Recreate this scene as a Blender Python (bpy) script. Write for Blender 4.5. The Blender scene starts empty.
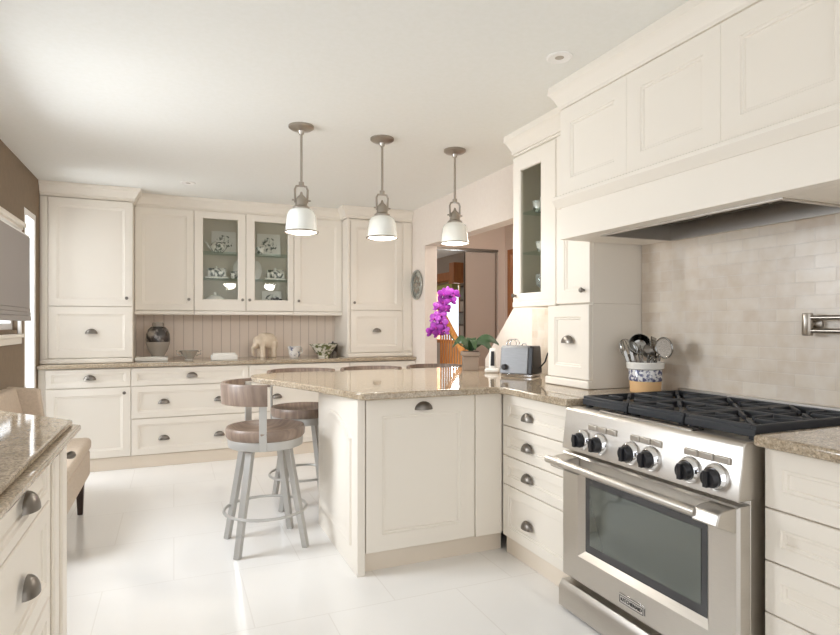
import bpy, bmesh, math, random
from mathutils import Vector, Matrix
random.seed(7)
PI = math.pi
R = math.radians
S = bpy.context.scene
COL = S.collection

# ------------------------------------------------------------------ helpers
def lin(r, g, b):
    f = lambda c: (c/255/12.92) if c/255 <= .04045 else ((c/255+.055)/1.055)**2.4
    return (f(r), f(g), f(b), 1)

class MB:
    """collects shapes into one mesh"""
    def __init__(self): self.bm = bmesh.new()
    def face(self, vs):
        try: return self.bm.faces.new(vs)
        except ValueError: return None
    def box(self, x0, x1, y0, y1, z0, z1):
        v = [self.bm.verts.new(p) for p in ((x0,y0,z0),(x1,y0,z0),(x1,y1,z0),(x0,y1,z0),(x0,y0,z1),(x1,y0,z1),(x1,y1,z1),(x0,y1,z1))]
        for f in ((3,2,1,0),(4,5,6,7),(0,1,5,4),(1,2,6,5),(2,3,7,6),(3,0,4,7)): self.face([v[i] for i in f])
        return self
    def prism(self, poly, z0, z1, M=None):
        """poly counter-clockwise in xy, extruded in z, then M"""
        a = [Vector((p[0], p[1], z0)) for p in poly]; b = [Vector((p[0], p[1], z1)) for p in poly]
        if M: a = [M @ p for p in a]; b = [M @ p for p in b]
        a = [self.bm.verts.new(p) for p in a]; b = [self.bm.verts.new(p) for p in b]
        self.face(a[::-1]); self.face(b)
        n = len(a)
        for i in range(n): self.face([a[i], a[(i+1)%n], b[(i+1)%n], b[i]])
        return self
    def lathe(self, prof, o=(0,0,0), axis='z', n=24, M=None, sy=1.0):
        """prof list of (r, h)"""
        rings = []
        for r, h in prof:
            ring = []
            if r < 1e-5:
                p = Vector((0,0,h)); ring = [p]
            else:
                ring = [Vector((r*math.cos(2*PI*i/n), sy*r*math.sin(2*PI*i/n), h)) for i in range(n)]
            rings.append(ring)
        def tr(p):
            if axis == 'y-': p = Vector((p.x, -p.z, p.y))
            elif axis == 'x': p = Vector((p.z, p.x, p.y))
            if M: p = M @ p
            return p + Vector(o)
        rings = [[self.bm.verts.new(tr(p)) for p in r] for r in rings]
        for A, B in zip(rings, rings[1:]):
            for i in range(n):
                j = (i+1) % n
                if len(A) == 1 and len(B) == 1: continue
                if len(A) == 1: self.face([A[0], B[j], B[i]])
                elif len(B) == 1: self.face([A[i], A[j], B[0]])
                else: self.face([A[i], A[j], B[j], B[i]])
        if len(rings[0]) > 1: self.face(rings[0][::-1])
        if len(rings[-1]) > 1: self.face(rings[-1])
        return self
    def tube(self, pts, r, n=8, closed=False, r2=None, flat=1.0):
        pts = [Vector(p) for p in pts]; N = len(pts)
        rings = []; up = None
        for i, p in enumerate(pts):
            if closed: t = pts[(i+1)%N] - pts[i-1]
            else: t = pts[min(i+1,N-1)] - pts[max(i-1,0)]
            t.normalize()
            if up is None:
                up = Vector((0,0,1)) if abs(t.z) < .9 else Vector((1,0,0))
            s = t.cross(up).normalized(); up = s.cross(t).normalized()
            rr = r if r2 is None else r + (r2-r)*i/max(1,N-1)
            rings.append([self.bm.verts.new(p + s*rr*math.cos(2*PI*k/n) + up*rr*flat*math.sin(2*PI*k/n)) for k in range(n)])
        m = N if closed else N-1
        for i in range(m):
            A = rings[i]; B = rings[(i+1)%N]
            for k in range(n): self.face([A[k], A[(k+1)%n], B[(k+1)%n], B[k]])
        if not closed: self.face(rings[0][::-1]); self.face(rings[-1])
        return self
    def bar(self, p0, p1, w0, d0, w1=None, d1=None, up=(0,0,1)):
        """rectangular bar from p0 to p1"""
        w1 = w0 if w1 is None else w1; d1 = d0 if d1 is None else d1
        p0 = Vector(p0); p1 = Vector(p1); t = (p1-p0).normalized(); up = Vector(up)
        s = t.cross(up)
        if s.length < 1e-4: s = t.cross(Vector((1,0,0)))
        s.normalize(); u = s.cross(t)
        a = [self.bm.verts.new(p0 + s*sx*w0/2 + u*sy*d0/2) for sx, sy in ((-1,-1),(1,-1),(1,1),(-1,1))]
        b = [self.bm.verts.new(p1 + s*sx*w1/2 + u*sy*d1/2) for sx, sy in ((-1,-1),(1,-1),(1,1),(-1,1))]
        self.face(a[::-1]); self.face(b)
        for i in range(4): self.face([a[i], a[(i+1)%4], b[(i+1)%4], b[i]])
        return self
    def ball(self, c, rx, ry=None, rz=None, M=None, u=16, v=10):
        ry = rx if ry is None else ry; rz = rx if rz is None else rz
        T = Matrix.Translation(c) @ (M.to_4x4() if M else Matrix()) @ Matrix.Diagonal((rx, ry, rz, 1))
        bmesh.ops.create_uvsphere(self.bm, u_segments=u, v_segments=v, radius=1, matrix=T)
        return self
    def rings(self, rects, cap=True, back=True):
        """rects: (x0,x1,z0,z1,y) bridged one after another, front faces -y"""
        vs = [[self.bm.verts.new(p) for p in ((x0,y,z0),(x1,y,z0),(x1,y,z1),(x0,y,z1))] for x0,x1,z0,z1,y in rects]
        for A, B in zip(vs, vs[1:]):
            for i in range(4): self.face([A[i], A[(i+1)%4], B[(i+1)%4], B[i]])
        if cap: self.face(vs[-1])
        if back: self.face(vs[0][::-1])
        return self
    def build(self, name, mat, parent=None, bevel=0, seg=2, smooth=35, loc=None):
        bm = self.bm
        bmesh.ops.recalc_face_normals(bm, faces=bm.faces)
        me = bpy.data.meshes.new(name); bm.to_mesh(me); bm.free()
        for p in me.polygons: p.use_smooth = True
        me.set_sharp_from_angle(angle=R(smooth))
        o = bpy.data.objects.new(name, me); COL.objects.link(o)
        if mat: me.materials.append(mat)
        if parent: o.parent = parent
        if loc: o.location = loc
        if bevel:
            b = o.modifiers.new('bevel', 'BEVEL'); b.width = bevel; b.segments = seg; b.limit_method = 'ANGLE'; b.angle_limit = R(40)
        return o

def tag(o, label, cat, group=None, kind=None):
    o['label'] = label; o['category'] = cat
    if group: o['group'] = group
    if kind: o['kind'] = kind
    return o
def thing(name, label, cat, loc=(0,0,0), rotz=0, group=None):
    o = bpy.data.objects.new(name, None); COL.objects.link(o)
    o.empty_display_size = .05
    o.location = loc; o.rotation_euler = (0,0,rotz)
    return tag(o, label, cat, group)
def struct(o, label=None):
    o['kind'] = 'structure'
    if label: o['label'] = label
    return o
def dup(root, loc, rotz, label, group=None):
    r = root.copy(); COL.objects.link(r); r.location = loc; r.rotation_euler = (0,0,rotz)
    r['label'] = label
    if group: r['group'] = group
    for ch in list(root.children):
        c = ch.copy(); COL.objects.link(c); c.parent = r
        for g in list(ch.children):
            d = g.copy(); COL.objects.link(d); d.parent = c
    return r
def arc(cx, cy, r, a0, a1, n, z=0): return [(cx+r*math.cos(a0+(a1-a0)*i/n), cy+r*math.sin(a0+(a1-a0)*i/n), z) for i in range(n+1)]

# ------------------------------------------------------------------ materials
def principled(name, col, rough=.5, metal=0, spec=.5, coat=0, **kw):
    m = bpy.data.materials.new(name); m.use_nodes = True
    b = m.node_tree.nodes['Principled BSDF']
    b.inputs['Base Color'].default_value = col
    b.inputs['Roughness'].default_value = rough
    b.inputs['Metallic'].default_value = metal
    b.inputs['Specular IOR Level'].default_value = spec
    b.inputs['Coat Weight'].default_value = coat
    for k, v in kw.items(): b.inputs[k].default_value = v
    return m
def nodes(m): return m.node_tree.nodes, m.node_tree.links, m.node_tree.nodes['Principled BSDF']
def mottled(name, c1, c2, scale, rough=.5, metal=0, detail=4, stretch=(1,1,1), bump=0, lo=.35, hi=.65, coat=0):
    m = principled(name, c1, rough, metal, coat=coat)
    N, L, b = nodes(m)
    tc = N.new('ShaderNodeTexCoord'); mp = N.new('ShaderNodeMapping'); mp.inputs['Scale'].default_value = stretch
    nz = N.new('ShaderNodeTexNoise'); nz.inputs['Scale'].default_value = scale; nz.inputs['Detail'].default_value = detail
    cr = N.new('ShaderNodeValToRGB'); cr.color_ramp.elements[0].position = lo; cr.color_ramp.elements[1].position = hi
    cr.color_ramp.elements[0].color = c1; cr.color_ramp.elements[1].color = c2
    L.new(tc.outputs['Object'], mp.inputs[0]); L.new(mp.outputs[0], nz.inputs['Vector']); L.new(nz.outputs['Fac'], cr.inputs[0]); L.new(cr.outputs[0], b.inputs['Base Color'])
    if bump:
        bp = N.new('ShaderNodeBump'); bp.inputs['Strength'].default_value = bump; bp.inputs['Distance'].default_value = .01
        L.new(nz.outputs['Fac'], bp.inputs['Height']); L.new(bp.outputs[0], b.inputs['Normal'])
    return m
def granite(name, base, light, dark, rough=.06, scale=1.0):
    m = principled(name, base, rough, spec=.6)
    N, L, b = nodes(m)
    tc = N.new('ShaderNodeTexCoord')
    n1 = N.new('ShaderNodeTexNoise'); n1.inputs['Scale'].default_value = 55*scale; n1.inputs['Detail'].default_value = 5
    v1 = N.new('ShaderNodeTexVoronoi'); v1.inputs['Scale'].default_value = 150*scale
    n2 = N.new('ShaderNodeTexNoise'); n2.inputs['Scale'].default_value = 9*scale; n2.inputs['Detail'].default_value = 3
    r1 = N.new('ShaderNodeValToRGB'); e = r1.color_ramp.elements
    e[0].position = .30; e[0].color = dark; e[1].position = .62; e[1].color = light
    x = r1.color_ramp.elements.new(.42); x.color = base
    mx = N.new('ShaderNodeMixRGB'); mx.blend_type = 'OVERLAY'; mx.inputs[0].default_value = .35
    mx2 = N.new('ShaderNodeMixRGB'); mx2.blend_type = 'SOFT_LIGHT'; mx2.inputs[0].default_value = .5
    for t in (n1, v1, n2): L.new(tc.outputs['Object'], t.inputs['Vector'])
    L.new(n1.outputs['Fac'], r1.inputs[0]); L.new(r1.outputs[0], mx.inputs[1])
    bw = N.new('ShaderNodeRGBToBW'); L.new(v1.outputs['Color'], bw.inputs[0]); L.new(bw.outputs[0], mx.inputs[2])
    L.new(mx.outputs[0], mx2.inputs[1]); L.new(n2.outputs['Fac'], mx2.inputs[2]); L.new(mx2.outputs[0], b.inputs['Base Color'])
    return m
def bricks(name, c1, c2, mortar, w, h, rough, msize=.02, swap=None, bump=.15, offset=.5, bias=0, coat=0, vary=0):
    m = principled(name, c1, rough, coat=coat)
    N, L, b = nodes(m)
    tc = N.new('ShaderNodeTexCoord'); sp = N.new('ShaderNodeSeparateXYZ'); cb = N.new('ShaderNodeCombineXYZ')
    L.new(tc.outputs['Object'], sp.inputs[0])
    ax = swap or 'XY'
    L.new(sp.outputs[ax[0]], cb.inputs[0]); L.new(sp.outputs[ax[1]], cb.inputs[1])
    br = N.new('ShaderNodeTexBrick'); br.offset = offset
    br.inputs['Color1'].default_value = c1; br.inputs['Color2'].default_value = c2; br.inputs['Mortar'].default_value = mortar
    br.inputs['Scale'].default_value = 1; br.inputs['Brick Width'].default_value = w; br.inputs['Row Height'].default_value = h
    br.inputs['Mortar Size'].default_value = msize; br.inputs['Mortar Smooth'].default_value = .3; br.inputs['Bias'].default_value = bias
    L.new(cb.outputs[0], br.inputs['Vector'])
    out = br.outputs['Color']
    if vary:
        nz = N.new('ShaderNodeTexNoise'); nz.inputs['Scale'].default_value = 14; nz.inputs['Detail'].default_value = 6
        L.new(tc.outputs['Object'], nz.inputs['Vector'])
        mx = N.new('ShaderNodeMixRGB'); mx.blend_type = 'OVERLAY'; mx.inputs[0].default_value = vary
        L.new(out, mx.inputs[1]); L.new(nz.outputs['Fac'], mx.inputs[2]); out = mx.outputs[0]
    L.new(out, b.inputs['Base Color'])
    if bump:
        bp = N.new('ShaderNodeBump'); bp.inputs['Strength'].default_value = bump; bp.inputs['Distance'].default_value = .004; bp.invert = True
        L.new(br.outputs['Fac'], bp.inputs['Height']); L.new(bp.outputs[0], b.inputs['Normal'])
    return m
def pane(name, tint, refl=.06):
    m = bpy.data.materials.new(name); m.use_nodes = True
    N, L = m.node_tree.nodes, m.node_tree.links; N.clear()
    o = N.new('ShaderNodeOutputMaterial'); mx = N.new('ShaderNodeMixShader'); t = N.new('ShaderNodeBsdfTransparent'); g = N.new('ShaderNodeBsdfGlossy')
    t.inputs[0].default_value = tint; g.inputs['Roughness'].default_value = .02
    mx.inputs[0].default_value = refl
    L.new(t.outputs[0], mx.inputs[1]); L.new(g.outputs[0], mx.inputs[2]); L.new(mx.outputs[0], o.inputs[0])
    return m

cream = principled('cream_paint', lin(238,231,220), .42, spec=.35)
cream_in = principled('cabinet_interior', lin(214,206,190), .6)
plinth_m = principled('plinth_paint', lin(232,220,204), .5)
bead = bricks('beadboard', lin(240,226,212), lin(238,223,209), lin(206,190,176), .088, 4, .5, .0035, swap='XZ', bump=.6, offset=0)
wall_cream = mottled('wall_paint', lin(231,220,210), lin(233,223,213), 30, .7)
ceil_m = mottled('ceiling_paint', lin(236,236,231), lin(238,238,234), 40, .8)
brown = mottled('brown_wall_paint', lin(128,109,88), lin(133,114,92), 25, .7)
hall_m = principled('hall_paint', lin(208,192,180), .7)
far_m = principled('far_room_paint', lin(165,152,140), .7)
floor_m = bricks('floor_tile', lin(243,241,238), lin(241,239,236), lin(233,230,226), .61, .61, .10, .003, swap='XY', bump=.05, vary=.04)
tile_m = bricks('backsplash_tile', lin(226,215,200), lin(214,200,184), lin(220,209,196),   .155, .052, .28, .0025, swap='YZ', bump=.35, vary=.35)
gran = granite('granite', lin(166,150,128), lin(184,169,148), lin(138,122,102), .05, 1.6)
gran_l = granite('granite_darker', lin(164,148,126), lin(180,164,142), lin(140,124,104), .06, 1.6)
steel = mottled('brushed_steel', lin(200,195,188), lin(207,202,195), 30, .33, 1, stretch=(1,1,40), lo=.3, hi=.7)
steel_s = principled('steel_polished', lin(215,213,210), .12, 1)
silver = principled('tarnished_silver', lin(210,206,198), .25, .5)
nickel = principled('brushed_nickel', lin(172,164,154), .28, 1)
pewter = principled('pewter', lin(128,122,115), .35, .9)
chrome = principled('chrome', lin(232,232,234), .06, 1)
iron = principled('cast_iron', lin(52,54,58), .5, spec=.4)
blackp = principled('black_plastic', lin(30,30,34), .3)
oven_border = principled('oven_black_glass', lin(62,62,64), .08, spec=.6)
oven_glass = principled('oven_window_glass', lin(104,110,106), .05, spec=.9, metal=.6, coat=.4)
wood_seat = mottled('seat_wood', lin(122,104,92), lin(146,127,113), 7, .38, stretch=(1,9,1))
stool_metal = principled('stool_metal', lin(188,186,182), .38, .45)
opal = principled('opal_glass', lin(240,241,236), .12, spec=.5, coat=.4)
white_m = principled('white_trim', lin(243,241,238), .4)
glass = pane('cabinet_glass', (.96,.97,.96,1), .02)
shelf_glass = pane('shelf_glass', (.9,.95,.93,1))
win_glass = pane('window_glass', (.96,.98,1,1))
porc = mottled('painted_porcelain', lin(236,234,226), lin(74,82,70), 30, .12, lo=.47, hi=.60, coat=.4)
porc_w = principled('white_porcelain', lin(238,235,228), .15, coat=.4)
porc_blue = mottled('blue_patterned_porcelain', lin(226,224,224), lin(82,84,118), 60, .15, lo=.46, hi=.55, coat=.3)
porc_cup = mottled('blue_sprig_porcelain', lin(234,230,224), lin(110,112,136), 28, .15, lo=.54, hi=.62)
porc_green = mottled('green_patterned_porcelain', lin(232,228,216), lin(116,122,80), 30, .2, lo=.46, hi=.58)
terracotta = principled('pale_terracotta', lin(232,190,138), .6)
dark_glaze = mottled('dark_marbled_glaze', lin(52,46,44), lin(150,142,134), 9, .15, lo=.5, hi=.62, coat=.5)
grey_glaze = principled('grey_glaze', lin(160,152,142), .25, coat=.3)
ivory = mottled('ivory_carving', lin(240,225,205), lin(226,208,184), 20, .45)
blind_m = mottled('grey_blind_fabric', lin(162,156,152), lin(170,164,160), 60, .85, stretch=(1,1,8))
settee_m = mottled('tan_upholstery', lin(194,178,160), lin(204,188,170), 80, .85, bump=.1)
dark_wood = principled('dark_leg_wood', lin(58,42,34), .35)
orange_wood = mottled('oak_varnish', lin(226,160,88), lin(204,132,66), 6, .3, stretch=(8,8,1), coat=.3)
door_wood = mottled('door_wood', lin(160,100,52), lin(138,82,40), 5, .4, stretch=(8,8,1))
taupe = principled('taupe_pot', lin(138,122,108), .55)
leaf_m = principled('orchid_leaf', lin(44,70,40), .35, coat=.2)
stem_m = principled('orchid_stem', lin(78,96,56), .5)
petal_m = mottled('magenta_petal', lin(150,46,158), lin(122,30,132), 40, .5)
petal_c = principled('petal_lip', lin(140,20,120), .5)
grey_panel = principled('sliding_panel_grey', lin(190,178,168), .35)
paper = principled('paper_white', lin(240,238,232), .6)
phone_w = principled('phone_white', lin(226,222,216), .3)
toast_m = mottled('toaster_steel', lin(126,127,129), lin(134,135,137), 20, .45, .35, stretch=(1,1,30))
olive_m = principled('olive_valance', lin(150,146,88), .8)
lamp_lens = principled('recessed_lens', lin(236,232,224), .3)
slot_shade = principled('painted_slot_shade', lin(46,42,38), .5)  # dark colour painted in for the shade of the drip tray slot

# ------------------------------------------------------------------ reusable fittings
def shaker(x0, x1, z0, z1, fw=.062, t=.022, y=0, ch=.003):
    m = MB()
    rs = [(x0,x1,z0,z1,y+t), (x0,x1,z0,z1,y+ch), (x0+ch,x1-ch,z0+ch,z1-ch,y)]
    a = fw
    rs.append((x0+a,x1-a,z0+a,z1-a,y)); a += .004
    rs.append((x0+a,x1-a,z0+a,z1-a,y+.005)); a += .008
    rs.append((x0+a,x1-a,z0+a,z1-a,y+.006)); a += .003
    rs.append((x0+a,x1-a,z0+a,z1-a,y+.011))
    return m.rings(rs)
def glass_frame(x0, x1, z0, z1, gx0, gx1, gz0, gz1, t=.022):
    m = MB()
    m.rings([(gx0,gx1,gz0,gz1,t), (x0,x1,z0,z1,t), (x0,x1,z0,z1,.003), (x0+.003,x1-.003,z0+.003,z1-.003,0),
             (gx0-.008,gx1+.008,gz0-.008,gz1+.008,0), (gx0,gx1,gz0,gz1,.006), (gx0,gx1,gz0,gz1,t)], cap=False, back=False)
    return m
def cup_pull(parent, x, z, w=.094, h=.042, p=.027, y=0, mat=None):
    m = MB(); bm = m.bm; nu, nv = 14, 6
    def shell(k):
        g = []
        for j in range(nv+1):
            v = PI/2*j/nv; row = []
            for i in range(nu+1):
                u = PI*i/nu
                sx = math.cos(u); s = math.sin(u)
                row.append(bm.verts.new((x + w/2*k*sx, y - p*k*s*math.sin(v), z - h*.42 + h*k*s*math.cos(v))))
            g.append(row)
        return g
    A = shell(1); B = shell(.86)
    for g in (A, B):
        for j in range(nv):
            for i in range(nu): m.face([g[j][i], g[j][i+1], g[j+1][i+1], g[j+1][i]])
    for i in range(nu): m.face([A[nv][i], A[nv][i+1], B[nv][i+1], B[nv][i]])
    bmesh.ops.remove_doubles(bm, verts=bm.verts, dist=.0002)
    return m.build('cup_pull', mat or pewter, parent, smooth=50)
def knob(parent, x, z, y=0, r=.014, mat=None):
    return MB().lathe([(0,0),(r*.5,0),(r*.45,.012),(r*.9,.015),(r,.021),(r*.8,.027),(0,.029)], (x,y,z), 'y-', 14).build('knob', mat or pewter, parent)

def cabinet(name, label, cat, loc, rotz, W, D, H, fronts, toe=0, toe_in=.02, group=None, body=True, side=None):
    t = thing(name, label, cat, loc, rotz, group)
    if body:
        MB().box(0,W,.0225,D,toe,H).build('carcass', cream, t, .002)
    if toe: MB().box(0,W,toe_in,D,0,toe-.002).build('plinth', plinth_m, t, .002)
    for f in fronts:
        kind, x0, x1, z0, z1 = f[:5]
        fw = f[6] if len(f) > 6 else (.062 if kind == 'door' else .05)
        d = shaker(x0, x1, z0, z1, fw).build(kind, cream, t)
        for pl in f[5]:
            if pl[0] == 'cup': cup_pull(d, pl[1], pl[2])
            else: knob(d, pl[1], pl[2])
    return t

# ------------------------------------------------------------------ the setting
XL, XR, YB, CZ = -1.02, 2.30, 6.15, 2.42
struct(MB().box(-1.3, 5.2, -1.3, 11.2, -.1, 0).build('floor', floor_m), 'white glossy large tile floor')
struct(MB().box(-1.3, 2.45, -1.3, 6.3, CZ, CZ+.12).build('ceiling', ceil_m), 'plain white kitchen ceiling')
struct(MB().box(-1.2, 2.43, YB, YB+.10, 0, CZ).build('wall_back', wall_cream))

def wall_x(name, x0, x1, pieces, mat):
    m = MB()
    for p in pieces:   # polygons in (y, z), extruded in x
        M = Matrix(((0,0,1,0),(1,0,0,0),(0,1,0,0),(0,0,0,1)))
        m.prism(p, x0, x1, M)
    return struct(m.build(name, mat))
def rect(a, b, c, d): return [(a,c),(b,c),(b,d),(a,d)]
# left wall with openings: window by the counter, blind window, glazed door
wall_x('wall_left', -1.2, XL, [rect(-1.3,.2,0,CZ), rect(.2,2.5,0,1.05), rect(.2,2.5,2.15,CZ), rect(2.5,2.85,0,CZ),
       rect(2.85,3.75,0,1.0), rect(2.85,3.75,2.1,CZ), rect(3.75,4.0,0,CZ), rect(4.0,4.9,0,1.2), rect(4.0,4.9,1.92,CZ), rect(4.9,5.1,0,CZ), rect(5.1,5.49,2.11,CZ), rect(5.49,6.15,0,CZ)], brown)
# right wall with the opening to the hall (its near side is cut on the slope of the stair)
wall_x('wall_right', XR, XR+.13, [rect(5.29,6.15,0,CZ), rect(3.4,5.29,2.02,CZ),
       [(-1.3,0),(4.08,0),(4.08,.96),(3.4,1.60),(3.4,CZ),(-1.3,CZ)]], wall_cream)
# hall and the room beyond
struct(MB().box(2.43,4.6,3.2,11.2,CZ+.02,CZ+.12).build('ceiling', ceil_m))
wall_x('wall_hall_right', 3.50, 3.60, [rect(3.0,4.7,0,CZ), rect(4.7,5.68,2.08,CZ), rect(5.68,5.85,0,CZ)], hall_m)
struct(MB().box(2.43,3.5,3.0,3.1,0,CZ+.1).build('wall_hall_near', hall_m))
m = MB(); m.box(2.432,2.5,5.75,5.85,0,CZ+.02); m.box(2.5,3.41,5.75,5.85,2.085,CZ+.02); m.box(3.41,3.5,5.75,5.85,0,CZ+.02)
struct(m.build('wall_hall_end', hall_m))
wall_x('wall_room_right', 4.45, 4.55, [rect(5.85,8.75,0,CZ+.02), rect(8.75,9.75,0,.9), rect(8.75,9.75,1.95,CZ+.02), rect(9.75,11.2,0,CZ+.02)], far_m)
struct(MB().box(2.0,4.55,11.1,11.2,0,CZ+.02).build('wall_room_back', far_m))
wall_x('wall_room_left', 1.95, 2.05, [rect(6.26,11.1,0,CZ+.02)], far_m)

# sliding door in the hall end wall
d = thing('door_1', 'grey sliding door panel in the hall doorway', 'door', (3.0,5.79,0)); struct(d)
MB().box(0,.395,-.012,.02,.01,2.05).build('door_panel', grey_panel, d, .003)
MB().box(.0,.012,-.016,.024,.01,2.05).box(.385,.397,-.016,.024,.01,2.05).build('door_stile', nickel, d)
MB().box(-.5,.41,-.045,-.002,2.06,2.085).build('door_track', pewter, d)
# brown wood door in the hall
d = thing('door_2', 'brown wooden door in the hall side wall', 'door', (3.5,5.68,0), -PI/2); struct(d)
MB().rings([(.0,.98,.005,2.08,.05),(.0,.98,.005,2.08,-.01),(.06,.92,.06,2.03,-.01),(.07,.91,.07,2.02,.006),(.16,.82,.16,1.92,.006)]).build('door_panel', door_wood, d)
# glazed door in the left wall, near the tall cabinet
d = thing('door_3', 'white glazed door in the brown wall beside the tall cabinet', 'door', (XL,5.1,0), PI/2); struct(d)
m = MB(); m.box(0,.05,.0,.18,0,2.11); m.box(.34,.39,0,.18,0,2.11); m.box(.05,.34,0,.18,2.06,2.11); m.box(.05,.34,.04,.12,0,.12)
m.build('door_frame', white_m, d, .004)
MB().box(.05,.34,.075,.083,.12,2.06).build('pane', win_glass, d)
# window behind the blind
def window(name, y0, y1, z0, z1, label, trim=True):
    w = thing(name, label, 'window', (XL, y0, z0), PI/2); struct(w)
    W, H = y1-y0, z1-z0
    m = MB(); f = .045
    m.box(0,f,.03,.10,0,H); m.box(W-f,W,.03,.10,0,H); m.box(f,W-f,.03,.10,0,f); m.box(f,W-f,.03,.10,H-f,H); m.box(W/2-.02,W/2+.02,.04,.09,f,H-f)
    m.build('window_frame', white_m, w, .003)
    MB().box(f,W-f,.06,.066,f,H-f).build('pane', win_glass, w)
    if trim:
        MB().box(-.06,0,-.02,.0,-.03,H+.03).build('window_casing', white_m, w, .003); MB().box(W,W+.03,-.02,0,-.03,H+.03).build('window_casing', white_m, w, .003)
        m = MB(); m.box(-.06,W+.03,-.03,0,H+.03,H+.05); m.box(-.06,W+.03,-.05,0,H+.05,H+.078); m.build('window_cornice', cream, w, .004)
        m = MB(); m.box(-.06,W+.04,-.04,0,-.055,-.03); m.box(-.05,W+.03,-.02,0,-.1,-.055); m.build('window_sill', cream, w, .004)
    return w
window('window_1', 4.0, 4.9, 1.2, 1.88, 'window behind the grey blind on the brown wall')
window('window_2', .2, 2.5, 1.05, 2.15, 'wide window over the left counter', False)
window('window_3', 2.85, 3.75, 1.0, 2.1, 'window between the left counter and the blind', False)
# window of the room beyond
w = thing('window_4', 'bright window with brown wood trim in the far room', 'window', (4.45,9.75,.9), -PI/2); struct(w)
m = MB(); m.box(0,.06,.0,.08,0,1.05); m.box(.94,1,.0,.08,0,1.05); m.box(.06,.94,0,.08,0,.06); m.box(.06,.94,0,.08,.99,1.05)
m.build('window_frame', door_wood, w)
MB().box(.06,.94,.04,.046,.06,.99).build('pane', win_glass, w)
MB().box(.02,.98,-.14,-.02,.91,1.02).build('window_valance', olive_m, w, .01)
MB().box(-.1,1.02,-.16,0,1.08,1.22).box(.99,1.16,-.2,0,1.02,1.36).build('window_cornice', door_wood, w)

# crown moulding and trims
def sweep(name, path, prof, mat, out_left=True):
    m = MB(); n = len(path); P = [Vector((p[0],p[1])) for p in path]; rings = []
    for i in range(n):
        ds = []
        if i > 0: ds.append((P[i]-P[i-1]).normalized())
        if i < n-1: ds.append((P[i+1]-P[i]).normalized())
        ns = [Vector((-d.y, d.x)) if out_left else Vector((d.y, -d.x)) for d in ds]
        nn = ns[0] if len(ns) == 1 else (ns[0]+ns[1]) / (1 + ns[0].dot(ns[1]))
        rings.append([m.bm.verts.new((P[i].x+nn.x*o, P[i].y+nn.y*o, z)) for o, z in prof])
    k = len(prof)
    for A, B in zip(rings, rings[1:]):
        for j in range(k): m.face([A[j], A[(j+1)%k], B[(j+1)%k], B[j]])
    m.face(rings[0]); m.face(rings[-1][::-1])
    return m.build(name, mat, smooth=25)
def crown_prof(zb, zt, out=.062):
    h = zt-zb
    return [(-.02,zb),(.008,zb),(.010,zb+.012),(.018,zb+.014),(.018,zb+.03),(.026,zb+h*.34),(.036,zb+h*.52),(.050,zb+h*.68),(.056,zb+h*.72),(.056,zb+h*.78),(out,zb+h*.82),(out,zt),(-.02,zt)]
struct(sweep('trim_1', [(-1.019,5.642),(-.327,5.642),(-.327,5.842),(1.60,5.842),(1.60,5.642),(2.299,5.642)], crown_prof(2.305,CZ-.001), cream, False), 'cream crown moulding over the back cabinets')
struct(sweep('trim_2', [(2.299,3.11),(1.972,3.11),(1.972,2.372),(1.782,2.372),(1.782,1.0),(2.299,1.0)], crown_prof(2.287,CZ-.001,.055), cream, False), 'cream crown moulding over the hood and glass cabinet')
# beadboard and tile
struct(MB().box(-.327,1.60,YB-.012,YB-.001,.906,1.36).build('trim_3', bead), 'beadboard panel behind the back counter')
struct(MB().box(XR-.012,XR-.001,.25,2.376,.906,1.72).build('trim_4', tile_m), 'beige brick tile backsplash behind the range')
struct(MB().box(XR-.012,XR-.001,2.745,3.40,.906,1.345).build('trim_5', tile_m), 'beige tile behind the toaster')

# ------------------------------------------------------------------ back wall: base cabinets and counter
YF = 5.53
def base(label, x0, x1, fronts, name='base_cabinet'):
    W = x1-x0
    return cabinet(name, label, 'cabinet', (x0,YF,0), 0, W, YB-YF-.005, .868, fronts, toe=.108, group='base cabinets along the back wall')
g = .0025
W = .679
base('cream base cabinet with one drawer over a door, below the left tower', -1.016, -.337,
     [('drawer',.055,W-g,.708,.862,[('cup',.37,.79)],.042), ('door',.055,W-g,.112,.702,[('knob',W-.05,.655)])])
W = .974
def drawers3(W): return [('drawer',g,W-g,.708,.862,[('cup',W/2,.79)],.042),
     ('drawer',g,W-g,.428,.702,[('cup',W*.265,.565),('cup',W*.735,.565)]), ('drawer',g,W-g,.112,.422,[('cup',W*.265,.25),('cup',W*.735,.25)])]
base('cream three drawer base cabinet below the silver bowl and round jar', -.337, .637, drawers3(.974))
base('cream three drawer base cabinet below the elephant and patterned cup', .637, 1.598, drawers3(.961))
W = .70
base('cream base cabinet at the right end of the back counter, under the right tower', 1.598, 2.298,
     [('drawer',g,W-g,.708,.862,[('cup',W/2,.79)],.042), ('door',g,W-g,.112,.702,[('knob',.05,.655)])])
tag(MB().prism([(-1.018,5.50),(2.296,5.50),(2.296,6.136),(-1.018,6.136)], .871, .905).build('countertop', gran, bevel=.008, seg=3),
    'long beige granite countertop on the back wall cabinets', 'countertop')

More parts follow.
